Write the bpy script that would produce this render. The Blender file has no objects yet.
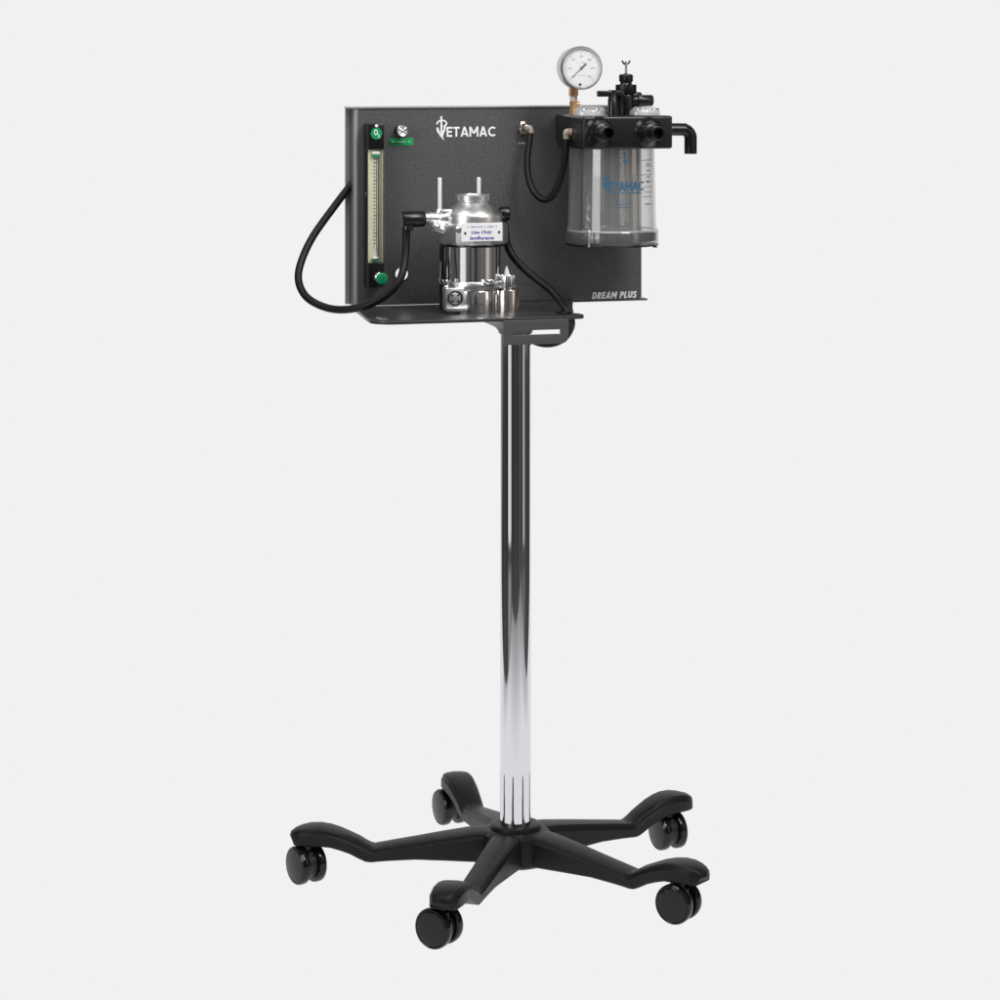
# Veterinary anesthesia machine on a five-caster pole stand, studio product photograph.
import bpy, bmesh, math, random
from mathutils import Vector, Matrix

random.seed(4)
S = 0.0013                      # metres per drawing unit
D, HC, CX = 2700.0, 840.0, -15.5   # camera distance, height and x in drawing units
PHI = math.radians(16)          # the panel is turned this much to the right
Q = 90.0                        # panel front stands this far behind the pole axis
scene = bpy.context.scene
COL = scene.collection

# ------------------------------------------------------------------ materials
def new_mat(name):
    m = bpy.data.materials.new(name); m.use_nodes = True
    nt = m.node_tree
    return m, nt, nt.nodes['Principled BSDF']

def mat(name, col, rough=0.5, metal=0.0, bump=0.0, bscale=900, rvar=0.0, coat=0.0, cvar=0.0, spec=0.5, vscale=60, aniso=0.0):
    m, nt, p = new_mat(name)
    p.inputs['Base Color'].default_value = (*col, 1)
    p.inputs['Roughness'].default_value = rough
    p.inputs['Metallic'].default_value = metal
    p.inputs['Specular IOR Level'].default_value = spec
    p.inputs['Coat Weight'].default_value = coat
    p.inputs['Anisotropic'].default_value = aniso
    tc = nt.nodes.new('ShaderNodeTexCoord')
    if bump:
        n = nt.nodes.new('ShaderNodeTexNoise'); n.inputs['Scale'].default_value = bscale; n.inputs['Detail'].default_value = 3
        b = nt.nodes.new('ShaderNodeBump'); b.inputs['Strength'].default_value = bump; b.inputs['Distance'].default_value = 0.0006
        nt.links.new(tc.outputs['Object'], n.inputs['Vector'])
        nt.links.new(n.outputs['Fac'], b.inputs['Height']); nt.links.new(b.outputs['Normal'], p.inputs['Normal'])
    n2 = nt.nodes.new('ShaderNodeTexNoise'); n2.inputs['Scale'].default_value = vscale; n2.inputs['Detail'].default_value = 5
    nt.links.new(tc.outputs['Object'], n2.inputs['Vector'])
    if rvar:
        r = nt.nodes.new('ShaderNodeMapRange')
        r.inputs['To Min'].default_value = max(0.0, rough - rvar); r.inputs['To Max'].default_value = rough + rvar
        nt.links.new(n2.outputs['Fac'], r.inputs['Value']); nt.links.new(r.outputs['Result'], p.inputs['Roughness'])
    if cvar:
        mx = nt.nodes.new('ShaderNodeMix'); mx.data_type = 'RGBA'
        mx.inputs['A'].default_value = (*[c*(1-cvar) for c in col], 1)
        mx.inputs['B'].default_value = (*[min(1, c*(1+cvar)) for c in col], 1)
        nt.links.new(n2.outputs['Fac'], mx.inputs['Factor']); nt.links.new(mx.outputs['Result'], p.inputs['Base Color'])
    return m

def clear_mat(name, tint, haze, edge, rough=0.04, hazecol=(.92, .92, .915), edge_light=0.0):
    """clear plastic wall: transmits, reflects by Fresnel, a little haze, darker where seen edge-on through its thickness"""
    m = bpy.data.materials.new(name); m.use_nodes = True; nt = m.node_tree; nt.nodes.clear()
    out = nt.nodes.new('ShaderNodeOutputMaterial')
    tr = nt.nodes.new('ShaderNodeBsdfTransparent'); gl = nt.nodes.new('ShaderNodeBsdfGlossy'); df = nt.nodes.new('ShaderNodeBsdfDiffuse')
    lw = nt.nodes.new('ShaderNodeLayerWeight'); lw.inputs['Blend'].default_value = 0.5
    pw = nt.nodes.new('ShaderNodeMath'); pw.operation = 'POWER'; pw.inputs[1].default_value = 5
    nt.links.new(lw.outputs['Facing'], pw.inputs[0])
    mx = nt.nodes.new('ShaderNodeMix'); mx.data_type = 'RGBA'
    mx.inputs['A'].default_value = (*tint, 1); mx.inputs['B'].default_value = (*edge, 1)
    nt.links.new(pw.outputs[0], mx.inputs['Factor']); nt.links.new(mx.outputs['Result'], tr.inputs['Color'])
    gl.inputs['Roughness'].default_value = rough; gl.inputs['Color'].default_value = (1, 1, 1, 1)
    df.inputs['Color'].default_value = (*hazecol, 1)
    m1 = nt.nodes.new('ShaderNodeMixShader')
    p3 = nt.nodes.new('ShaderNodeMath'); p3.operation = 'POWER'; p3.inputs[1].default_value = 3.0
    hz = nt.nodes.new('ShaderNodeMath'); hz.operation = 'MULTIPLY_ADD'; hz.inputs[1].default_value = edge_light; hz.inputs[2].default_value = haze  # edge-on whitening paints bright edge highlights into the clear wall
    nt.links.new(lw.outputs['Facing'], p3.inputs[0]); nt.links.new(p3.outputs[0], hz.inputs[0]); nt.links.new(hz.outputs[0], m1.inputs[0])
    nt.links.new(tr.outputs[0], m1.inputs[1]); nt.links.new(df.outputs[0], m1.inputs[2])
    fr = nt.nodes.new('ShaderNodeMath'); fr.operation = 'MULTIPLY_ADD'; fr.inputs[1].default_value = .7; fr.inputs[2].default_value = .065
    nt.links.new(pw.outputs[0], fr.inputs[0])
    m2 = nt.nodes.new('ShaderNodeMixShader')
    nt.links.new(fr.outputs[0], m2.inputs[0]); nt.links.new(m1.outputs[0], m2.inputs[1]); nt.links.new(gl.outputs[0], m2.inputs[2])
    nt.links.new(m2.outputs[0], out.inputs['Surface'])
    return m

M = {}
M['panel'] = mat('charcoal_powder_coat', (.095, .095, .097), .38, bump=.8, bscale=300, cvar=.6, vscale=330)
M['shelf'] = mat('satin_charcoal_coat', (.042, .042, .043), .30, bump=.02, bscale=700, rvar=.03)
M['plate'] = mat('plate_charcoal_coat', (.082, .082, .082), .42, bump=.12, bscale=700)
M['edge'] = mat('edge_highlight_coat', (.30, .30, .31), .24)  # panel coat made paler to paint a highlight along bend and top edge
M['return'] = mat('return_highlight_coat', (.26, .26, .265), .35)  # panel coat lightened so the return lip looks brightly lit
M['leg'] = mat('black_moulded_plastic', (.0075, .0075, .008), .44, bump=.45, bscale=330, rvar=.08, cvar=.3, spec=.26)
M['wheel'] = mat('gloss_black_plastic', (.004, .004, .0045), .11, rvar=.04, spec=.38)
M['wheel_in'] = mat('matt_black_plastic', (.008, .008, .008), .4)
M['black'] = mat('black_acetal', (.008, .008, .009), .25, rvar=.06)
M['head'] = mat('black_head_plastic', (.012, .0125, .0135), .27, rvar=.04)
M['hole'] = mat('dark_bore', (.002, .002, .002), .6)
M['rubber'] = mat('black_rubber_hose', (.006, .006, .006), .42, spec=.26, bump=.06, bscale=500, rvar=.07)
M['chrome'] = mat('polished_chrome', (.86, .86, .87), .045, 1.0, rvar=.012)
M['pole'] = mat('chrome_plated_tube', (.765, .77, .80), .05, 1.0, rvar=.02)
M['steel'] = mat('polished_steel', (.84, .84, .84), .13, 1.0, rvar=.03)
M['alu'] = mat('machined_aluminium', (.88, .89, .89), .34, 1.0, rvar=.06)
M['darksteel'] = mat('dark_steel', (.10, .12, .12), .2, 1.0)
M['nickel'] = mat('warm_nickel', (.74, .68, .63), .2, 1.0, rvar=.05)
M['brass'] = mat('brass', (.95, .60, .32), .38, 1.0, rvar=.05)
M['brassl'] = mat('sealing_tape', (.85, .70, .58), .5)
M['white'] = mat('white_plastic', (.95, .95, .945), .35)
M['ink'] = mat('white_ink', (.97, .97, .98), .5)
M['blue'] = mat('blue_ink', (.03, .135, .25), .5)
M['violet'] = mat('violet_ink', (.10, .09, .42), .5)
M['dink'] = mat('dark_ink', (.03, .03, .035), .5)
M['gink'] = mat('grey_ink', (.52, .53, .54), .5)
M['mink'] = mat('mid_grey_ink', (.16, .16, .17), .5)
M['green'] = mat('green_plastic', (.0, .28, .10), .38)
M['greenl'] = mat('green_label', (.02, .40, .13), .45)
M['ginkl'] = mat('pale_green_ink', (.35, .75, .45), .5)
M['case'] = mat('bright_steel_case', (.66, .66, .71), .38, 1.0, rvar=.05)
M['dial'] = mat('dial_white', (.96, .97, .98), .45)
M['cream'] = mat('cream_scale', (.84, .81, .58), .35, cvar=.1)
M['cream2'] = mat('pale_scale', (.93, .92, .76), .35)
M['olive'] = mat('tinted_acrylic', (.30, .29, .18), .15)
M['pink'] = mat('pale_pink_plastic', (.80, .38, .40), .3)
M['beige'] = mat('beige_nylon', (.42, .37, .30), .35)
M['jar'] = clear_mat('clear_acrylic', (.965, .966, .966), .03, (.66, .67, .67), edge_light=.38)
M['inner'] = clear_mat('hazy_acrylic', (.93, .93, .93), .17, (.75, .76, .76), rough=.08, edge_light=.35)
M['ring'] = clear_mat('thick_clear_acrylic', (.80, .80, .81), .15, (.4, .41, .43), rough=.06, hazecol=(.60, .61, .64))
M['dome'] = clear_mat('clear_dome_plastic', (.86, .87, .87), .35, (.5, .5, .52))
M['tube'] = clear_mat('clear_tube', (.995, .995, .985), .02, (.85, .85, .76))
M['lens'] = clear_mat('gauge_lens', (.99, .99, .99), .0, (.85, .85, .87), rough=.02)

def emit(name, v):
    m = bpy.data.materials.new(name); m.use_nodes = True; nt = m.node_tree; nt.nodes.clear()
    e = nt.nodes.new('ShaderNodeEmission'); o = nt.nodes.new('ShaderNodeOutputMaterial')
    e.inputs['Color'].default_value = (v, v, v, 1); nt.links.new(e.outputs[0], o.inputs['Surface'])
    return m
M['paper'] = emit('white_glowing_sweep', 0.880)  # sweep glows by emission in place of lamplight, so it shows no shadows
def painted_light_falloff():
    """glowing sweep: a light falloff painted into the emission towards its front and side ends"""
    m = M['paper'].copy(); m.name = 'glowing_floor_falloff'; nt = m.node_tree; e = [n for n in nt.nodes if n.type == 'EMISSION'][0]
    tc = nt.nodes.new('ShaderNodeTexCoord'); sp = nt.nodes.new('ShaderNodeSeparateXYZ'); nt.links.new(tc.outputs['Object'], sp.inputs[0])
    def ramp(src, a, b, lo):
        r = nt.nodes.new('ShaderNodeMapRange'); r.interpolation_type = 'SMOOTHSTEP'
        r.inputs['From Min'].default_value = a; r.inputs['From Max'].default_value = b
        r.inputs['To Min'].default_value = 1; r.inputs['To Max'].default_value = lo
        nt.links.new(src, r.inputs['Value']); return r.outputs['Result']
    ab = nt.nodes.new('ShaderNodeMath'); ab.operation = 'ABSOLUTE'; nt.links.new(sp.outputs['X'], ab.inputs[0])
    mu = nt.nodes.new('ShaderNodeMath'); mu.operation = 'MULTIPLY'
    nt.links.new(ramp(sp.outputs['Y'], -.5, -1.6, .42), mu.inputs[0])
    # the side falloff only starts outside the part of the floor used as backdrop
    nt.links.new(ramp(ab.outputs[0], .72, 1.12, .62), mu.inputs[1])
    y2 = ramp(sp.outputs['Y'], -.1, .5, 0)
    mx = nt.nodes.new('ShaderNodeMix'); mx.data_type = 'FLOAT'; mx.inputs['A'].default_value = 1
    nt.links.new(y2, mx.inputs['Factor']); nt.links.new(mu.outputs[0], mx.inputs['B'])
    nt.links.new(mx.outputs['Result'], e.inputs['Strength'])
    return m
M['paperfloor'] = painted_light_falloff()
M['darkfloor'] = mat('dark_studio_floor', (.085, .085, .088), .24, rvar=.06, cvar=.15, vscale=8)

# ------------------------------------------------------------------ geometry helpers
O = Vector((-Q*math.sin(PHI), Q*math.cos(PHI), 0))
RZ = Matrix.Rotation(PHI, 4, 'Z')
M_PANEL = Matrix.Translation(O*S) @ RZ      # panel frame: x along the panel, -y towards the viewer's side, z up
RINV = Matrix.Rotation(-PHI, 3, 'Z')

def at(px, py, b=0.0):
    """point of the panel frame seen at picture position (px, py) on the plane b units in front of the panel"""
    c = RINV @ (Vector((CX, -D, HC)) - O)
    d = RINV @ Vector(((px-500)/D, 1, -(py-42)/D))
    t = (-b - c.y)/d.y
    return c + d*t
def X(px, b): return at(px, 0, b).x
def Z(py, px, b): return at(px, py, b).z

class MB:
    def __init__(self): self.bm = bmesh.new()
    def _add(self, other, mtx=None):
        if mtx is not None: bmesh.ops.transform(other, matrix=mtx, verts=other.verts)
        me = bpy.data.meshes.new('tmp'); other.to_mesh(me); other.free()
        self.bm.from_mesh(me); bpy.data.meshes.remove(me)
        return self
    def box(self, c, s, bev=0.0, seg=2, mtx=None):
        b = bmesh.new(); bmesh.ops.create_cube(b, size=1)
        bmesh.ops.scale(b, vec=s, verts=b.verts)
        if bev: bmesh.ops.bevel(b, geom=b.edges[:], offset=bev, segments=seg, affect='EDGES', profile=.5)
        if mtx is not None: bmesh.ops.transform(b, matrix=mtx, verts=b.verts)
        bmesh.ops.translate(b, vec=c, verts=b.verts)
        return self._add(b)
    def lathe(self, prof, p=(0, 0, 0), axis=(0, 0, 1), seg=40, caps=True, roll=0.0):
        """prof: (radius, distance along axis)"""
        b = bmesh.new()
        q = Vector((0, 0, 1)).rotation_difference(Vector(axis).normalized()).to_matrix()
        rings = []
        for r, t in prof:
            if r < 1e-6: rings.append([b.verts.new(q @ Vector((0, 0, t)))])
            else: rings.append([b.verts.new(q @ Vector((r*math.cos(roll+2*math.pi*k/seg), r*math.sin(roll+2*math.pi*k/seg), t))) for k in range(seg)])
        for A, B in zip(rings, rings[1:]):
            for k in range(seg):
                a0, a1 = A[k % len(A)], A[(k+1) % len(A)]; b0, b1 = B[k % len(B)], B[(k+1) % len(B)]
                f = [a0]
                for v in (a1, b1, b0):
                    if v not in f: f.append(v)
                if len(f) > 2: b.faces.new(f)
        if caps:
            if len(rings[0]) > 1: b.faces.new(rings[0][::-1])
            if len(rings[-1]) > 1: b.faces.new(rings[-1])
        bmesh.ops.translate(b, vec=p, verts=b.verts)
        bmesh.ops.recalc_face_normals(b, faces=b.faces[:]) if caps else None
        return self._add(b)
    def cyl(self, p0, p1, r, r1=None, seg=32, bev=0.0):
        p0, p1 = Vector(p0), Vector(p1); L = (p1-p0).length; r1 = r if r1 is None else r1
        if bev: pr = [(r-bev, 0), (r-bev*.3, bev*.3), (r, bev), (r1, L-bev), (r1-bev*.3, L-bev*.3), (r1-bev, L)]
        else: pr = [(r, 0), (r1, L)]
        return self.lathe(pr, p0, p1-p0, seg)
    def ball(self, c, r, seg=20):
        b = bmesh.new(); bmesh.ops.create_uvsphere(b, u_segments=seg, v_segments=seg//2, radius=r)
        bmesh.ops.translate(b, vec=c, verts=b.verts); return self._add(b)
    def tube(self, pts, r, seg=14, sub=10, caps=True):
        pts = [Vector(p) for p in pts]; P = []
        n = len(pts)
        for i in range(n-1):
            p0, p1, p2, p3 = pts[max(i-1, 0)], pts[i], pts[i+1], pts[min(i+2, n-1)]
            for k in range(sub):
                t = k/sub
                P.append(.5*((2*p1) + (p2-p0)*t + (2*p0-5*p1+4*p2-p3)*t*t + (3*p1-p0-3*p2+p3)*t**3))
        P.append(pts[-1])
        b = bmesh.new(); rings = []; prev = None; up = None
        for i, p in enumerate(P):
            tan = (P[min(i+1, len(P)-1)] - P[max(i-1, 0)]).normalized()
            if up is None:
                up = tan.orthogonal().normalized()
            else:
                up = (up - tan*up.dot(tan)).normalized()
            w = tan.cross(up)
            rings.append([b.verts.new(p + r*(math.cos(2*math.pi*k/seg)*up + math.sin(2*math.pi*k/seg)*w)) for k in range(seg)])
        for A, B in zip(rings, rings[1:]):
            for k in range(seg): b.faces.new((A[k], A[(k+1) % seg], B[(k+1) % seg], B[k]))
        if caps: b.faces.new(rings[0][::-1]); b.faces.new(rings[-1])
        bmesh.ops.recalc_face_normals(b, faces=b.faces[:])
        return self._add(b)
    def loft(self, rings, caps=True):
        b = bmesh.new(); R = [[b.verts.new(v) for v in r] for r in rings]; n = len(R[0])
        for A, B in zip(R, R[1:]):
            for k in range(n): b.faces.new((A[k], A[(k+1) % n], B[(k+1) % n], B[k]))
        if caps: b.faces.new(R[0][::-1]); b.faces.new(R[-1])
        bmesh.ops.recalc_face_normals(b, faces=b.faces[:])
        return self._add(b)
    def plate(self, loops, th, mtx, bev=0.0):
        """flat sheet from 2D outlines (first outer, then holes), thickness th, placed by mtx (sheet in its x-y plane)"""
        cu = bpy.data.curves.new('tmp', 'CURVE'); cu.dimensions = '2D'; cu.fill_mode = 'BOTH'
        for lp in loops:
            sp = cu.splines.new('POLY'); sp.points.add(len(lp)-1); sp.use_cyclic_u = True
            for q, (x, y) in zip(sp.points, lp): q.co = (x, y, 0, 1)
        cu.extrude = max(th/2-bev, 0); cu.bevel_depth = bev; cu.bevel_resolution = 2; cu.offset = -bev
        return self._curve(cu, mtx)
    def _curve(self, cu, mtx=None, fn=None):
        o = bpy.data.objects.new('tmp', cu); COL.objects.link(o)
        dg = bpy.context.evaluated_depsgraph_get(); me = bpy.data.meshes.new_from_object(o.evaluated_get(dg))
        b = bmesh.new(); b.from_mesh(me)
        bpy.data.objects.remove(o); bpy.data.curves.remove(cu); bpy.data.meshes.remove(me)
        if fn: fn(b)
        bmesh.ops.remove_doubles(b, verts=b.verts, dist=1e-5)
        return self._add(b, mtx)
    def text(self, body, x0, x1, z0, z1, put, shear=0.0, bold=0.0, cuts=0):
        """lettering stretched into the rectangle x0..x1, z0..z1; put(x, z) gives the point in space"""
        cu = bpy.data.curves.new('tmp', 'FONT'); cu.body = body; cu.shear = shear; cu.offset = bold; cu.resolution_u = 3
        def fn(b):
            xs = [v.co.x for v in b.verts]; ys = [v.co.y for v in b.verts]
            ax, bx, ay, by = min(xs), max(xs), min(ys), max(ys)
            for v in b.verts:
                u = (v.co.x-ax)/(bx-ax); w = (v.co.y-ay)/(by-ay)
                v.co = put(x0+u*(x1-x0), z0+w*(z1-z0))
        return self._curve(cu, None, fn)
    def stroke(self, pts, w, put, sub=6):
        """flat painted line of varying width through 2D points; each line lies a hair above the one before it"""
        self.n = getattr(self, 'n', 0) + 1
        q0 = Vector(put(pts[0][0], pts[0][1])); e = .05
        nr = (Vector(put(pts[0][0]+e, pts[0][1]))-q0).cross(Vector(put(pts[0][0], pts[0][1]+e))-q0).normalized()
        if nr.y > 0: nr = -nr
        base, up = put, nr*(.012*(self.n % 12))
        put = lambda x, z: base(x, z) + up
        P = [Vector((p[0], p[1], w if len(p) < 3 else p[2])) for p in pts]; L = []
        n = len(P)
        for i in range(n-1):
            p0, p1, p2, p3 = P[max(i-1, 0)], P[i], P[i+1], P[min(i+2, n-1)]
            for k in range(sub if n > 2 else 1):
                t = k/sub
                L.append(.5*((2*p1) + (p2-p0)*t + (2*p0-5*p1+4*p2-p3)*t*t + (3*p1-p0-3*p2+p3)*t**3))
        L.append(P[-1])
        prev = None
        for i, p in enumerate(L):
            tn = (L[min(i+1, len(L)-1)] - L[max(i-1, 0)]); tn.z = 0; tn.normalize()
            nx, ny = -tn.y*p.z/2, tn.x*p.z/2
            a = self.bm.verts.new(put(p.x+nx, p.y+ny)); c = self.bm.verts.new(put(p.x-nx, p.y-ny))
            if prev: self.bm.faces.new((prev[0], prev[1], c, a))
            prev = (a, c)
        return self
    def disc(self, cx, cy, r, put, seg=24, r_in=0):
        if r_in:
            A = [self.bm.verts.new(put(cx+r*math.cos(2*math.pi*k/seg), cy+r*math.sin(2*math.pi*k/seg))) for k in range(seg)]
            B = [self.bm.verts.new(put(cx+r_in*math.cos(2*math.pi*k/seg), cy+r_in*math.sin(2*math.pi*k/seg))) for k in range(seg)]
            for k in range(seg): self.bm.faces.new((A[k], A[(k+1) % seg], B[(k+1) % seg], B[k]))
        else:
            self.bm.faces.new([self.bm.verts.new(put(cx+r*math.cos(2*math.pi*k/seg), cy+r*math.sin(2*math.pi*k/seg))) for k in range(seg)])
        return self
    def build(self, name, m, parent=None, mtx=None, label=None, ang=35):
        me = bpy.data.meshes.new(name)
        bmesh.ops.scale(self.bm, vec=(S, S, S), verts=self.bm.verts)
        self.bm.to_mesh(me); self.bm.free()
        me.shade_smooth(); me.set_sharp_from_angle(angle=math.radians(ang))
        me.materials.append(m)
        o = bpy.data.objects.new(name, me); COL.objects.link(o)
        o.parent = parent
        if mtx is not None: o.matrix_local = mtx
        if label: o['label'] = label
        return o

def rect(x0, x1, y0, y1, r=0, n=5, radii=None):
    """rounded rectangle outline; radii = (lower left, lower right, upper right, upper left)"""
    rr = radii or (r, r, r, r); out = []
    for (cx, cy, sx, sy, a0, q) in ((x0, y0, 1, 1, 180, rr[0]), (x1, y0, -1, 1, 270, rr[1]), (x1, y1, -1, -1, 0, rr[2]), (x0, y1, 1, -1, 90, rr[3])):
        if q <= 0: out.append((cx, cy)); continue
        for k in range(n+1):
            a = math.radians(a0 + 90*k/n)
            out.append((cx+sx*q+q*math.cos(a), cy+sy*q+q*math.sin(a)))
    return out
def circle(cx, cy, r, n=28): return [(cx+r*math.cos(2*math.pi*k/n), cy+r*math.sin(2*math.pi*k/n)) for k in range(n)]
UPRIGHT = Matrix.Rotation(math.radians(90), 4, 'X')       # sheet x-y becomes panel-frame x-z, its +z faces -y
def upright(b): return Matrix.Translation((0, -b, 0)) @ UPRIGHT
def flat(b): return lambda x, z: Vector((x, -b, z))         # paint on a plane b in front of the panel

def glyph(c, t):
    """plain geometric capitals as centre lines in a box of height 1"""
    h = t/2
    def arc(cx, cy, rx, ry, a0, a1, n=12): return [(cx+rx*math.cos(math.radians(a0+(a1-a0)*k/n)), cy+ry*math.sin(math.radians(a0+(a1-a0)*k/n))) for k in range(n+1)]
    if c == 'E': return [[(h, 0), (h, 1)], [(t, 1-h), (.58, 1-h)], [(t, .5), (.53, .5)], [(t, h), (.58, h)]], .58
    if c == 'T': return [[(0, 1-h), (.68, 1-h)], [(.34, 0), (.34, 1-t)]], .68
    if c == 'A': return [[(h*1.05, 0), (.42, 1)], [(.84-h*1.05, 0), (.42, 1)], [(.24, .27), (.60, .27)]], .84
    if c == 'M': return [[(h, 0), (h, 1)], [(.92-h, 0), (.92-h, 1)], [(h, .98), (.46, .32)], [(.92-h, .98), (.46, .32)]], .92
    if c == 'C': return [arc(.47, .5, .47-h, .5-h, 48, 312, 16)], .84
    if c == 'L': return [[(h, 0), (h, 1)], [(t, h), (.54, h)]], .54
    if c == 'D': return [[(h, 0), (h, 1)], [(t, 1-h), (.3, 1-h)] + arc(.34, .5, .40-h, .5-h, 80, -80, 12) + [(.3, h), (t, h)]], .76
    if c == 'P': return [[(h, 0), (h, 1)], [(t, 1-h), (.3, 1-h)] + arc(.36, .69, .28-h, .31-h, 80, -80, 10) + [(.3, .38+h), (t, .38+h)]], .64
    if c == 'R': return [[(h, 0), (h, 1)], [(t, 1-h), (.3, 1-h)] + arc(.36, .69, .28-h, .31-h, 80, -80, 10) + [(.3, .38+h), (t, .38+h)], [(.36, .42), (.62-h*.6, 0)]], .68
    if c == 'U': return [[(h, 1), (h, .6)] + arc(.36, .36, .36-h, .36-h, 180, 360, 12) + [(.72-h, .6), (.72-h, 1)]], .72
    if c == 'S': return [[(.56, .80), (.45, .92-h*.3), (.31, 1-h), (.14, .90), (.10, .74), (.20, .60), (.36, .51), (.50, .41), (.53, .25), (.45, .12), (.29, h), (.13, .09+h*.3), (.04, .22)]], .62
    return [], .34
def lettering(mb, body, x0, x1, z0, z1, put, t=.2, shear=0.0, gap=.13):
    gs = [glyph(c, t) for c in body]
    total = sum(w for _, w in gs) + gap*(len(body)-1) + shear
    kx, kz = (x1-x0)/total, z1-z0; x = 0
    for lines, w in gs:
        for ln in lines: mb.stroke([(x0+(x+p[0]+shear*p[1])*kx, z0+p[1]*kz) for p in ln], t*abs(kz), put, 3)
        x += w+gap

def words(mb, x0, x1, z, h, put, n=3, seed=1):
    """writing too small to read: a row of letter-sized strokes with word gaps"""
    rnd = random.Random(seed); x = x0; k = 0
    step = (x1-x0)/(n*7)
    while x < x1-step*.6:
        if rnd.random() > .14:
            mb.stroke([(x, z), (x+step*.72, z)], h*rnd.uniform(.7, 1.0), put)
        x += step

# ================================================================== the machine
machine = bpy.data.objects.new('anesthesia_machine', None); COL.objects.link(machine)
machine.empty_display_size = .05
machine['label'] = 'veterinary anesthesia machine on chrome pole with five black casters, charcoal panel and clear canister'
machine['category'] = 'medical machine'

# ------------------------------------------------------------------ five-legged base
hub = MB()
hub.lathe([(10, 22), (34, 22), (37, 25), (37.5, 40), (35, 51), (30, 54.5), (27, 55)], seg=48)
hub.lathe([(16.2, 50), (26.2, 50), (26, 56.5), (25, 58.8), (23, 59.8), (19, 60.2), (15.8, 60.2), (15.6, 59)], seg=48, caps=False)
base = hub.build('star_base', M['leg'], machine)
def leg_ring(r, zb, zt, wb, wt, arc=0.0):
    """cross-section of a leg at distance r from the axis: flat top with soft shoulders, sides leaning out, open edge below"""
    h = zt-zb; q = min(4.0, h*.25)
    half = [(wt*.5-q*1.5, zt), (wt*.5-q*.55, zt-q*.22), (wt*.5-q*.12, zt-q*.62), (wt*.5+.1, zt-q*1.2), (wt*.5+1.5, zt-q*1.3-1.5), (wb*.5, zb+1.5), (wb*.5-1.2, zb)]
    pts = [(-x, z) for x, z in half[::-1]] + [(0, zt + .5)] + half
    # arc pushes the middle outward, so that the tip is rounded in plan
    return [Vector((r + arc*(1-(2*x/max(wb, 1))**2), x, z)) for x, z in pts]
ST = [  # r, z_bottom, z_top, w_bottom, w_top
    (24, 24, 54.5, 35, 31), (40, 24.6, 54, 34, 29.5), (70, 25.4, 49.5, 31, 27), (100, 25.8, 44.5, 27, 24.5), (125, 24.4, 40.3, 26, 23.5), (138, 23.4, 37.9, 25.5, 23),
    (141, 23.0, 37.3, 25.5, 23), (145, 22.8, 38.6, 25.5, 23.2), (149.5, 23.4, 40.9, 25.6, 23.4), (156, 26.4, 44.8, 26, 24), (165, 31.2, 48.7, 27, 25.5), (175, 35, 52.8, 28.5, 27), (185, 38, 55.8, 30, 28.3),
    (195, 39, 57.3, 31, 29), (205, 39.2, 57.2, 31, 28.5), (213, 39.2, 55.6, 29.5, 26.5)]
lb = MB()
rings = [leg_ring(*s) for s in ST] + [leg_ring(217, 39.2, 53.5, 27, 23, 3), leg_ring(219.5, 39.6, 50.5, 24.5, 20, 5), leg_ring(220.3, 40.8, 46.5, 23, 18, 5.5)]
lb.loft(rings)
leg0 = lb.build('leg', M['leg'], base, ang=28)
A0 = -36.3
for k in range(5):
    o = leg0 if k == 0 else leg0.copy()
    if k: COL.objects.link(o); o.parent = base
    o.matrix_local = Matrix.Rotation(math.radians(A0+72*k), 4, 'Z')

# ------------------------------------------------------------------ casters
def caster():
    c = MB()
    c.lathe([(6.5, 30), (6.5, 39.6)], (0, 0, 0), seg=20)
    c.box((0, 0, 24), (8, 22, 20), 3)
    c.cyl((-5, 0, 19), (5, 0, 19), 14.5, seg=32)
    o = c.build('caster', M['wheel_in'], machine)
    for s in (-1, 1):
        w = MB()
        w.lathe([(3, 0), (17, 0), (18.4, .7), (19, 2.2), (19, 6.4), (18.6, 7.8), (17.6, 8.9), (16.9, 9.0), (16.4, 8.7), (15.8, 9.3), (11, 10.1), (5, 10.5), (0, 10.6)], (s*4.6, 0, 19), (s, 0, 0), seg=56)
        w.build('wheel', M['wheel'], o, ang=25)
    return o
CA = [(-209, -2, 60), (-72, -191, 34), (155, -121, 28), (159.5, 112, 60), (-69, 202, 65)]   # position and axle angle away from the line of sight
c0 = caster()
for k, (x, y, a) in enumerate(CA):
    if k == 0: o = c0
    else:
        o = c0.copy(); COL.objects.link(o); o.parent = machine
        for ch in c0.children:
            w = ch.copy(); COL.objects.link(w); w.parent = o
    look = math.degrees(math.atan2(x-CX, y+D))     # line of sight from the photographer's side
    # axle runs towards the viewer's left
    th = math.radians(90 - a - look)
    o.matrix_local = Matrix.Translation((x*S, y*S, 0)) @ Matrix.Rotation(th, 4, 'Z')

# ------------------------------------------------------------------ pole
ZS = 571.0                                           # top of the shelf
MB().lathe([(15.5, 50), (15.5, 555)], seg=72).build('pole', M['pole'], machine)
br = MB()
br.lathe([(0, 567.6), (52, 567.6), (50, 565), (38, 562.5), (32, 560.5), (25, 557.5), (20, 554.8), (17.4, 551.5), (16.6, 549), (16.0, 549)], seg=48, caps=False)
br.build('pole_bracket', M['plate'], machine)

# ------------------------------------------------------------------ shelf (panel frame from here on)
xl0, xl1 = X(357.5, 2), X(372, 150)
xr = X(572.5, 20)
B1 = 155.0
out = [(X(352, 0), 0)]
out += [(X(357, 40), -40), (X(364.5, 100), -100)]
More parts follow.
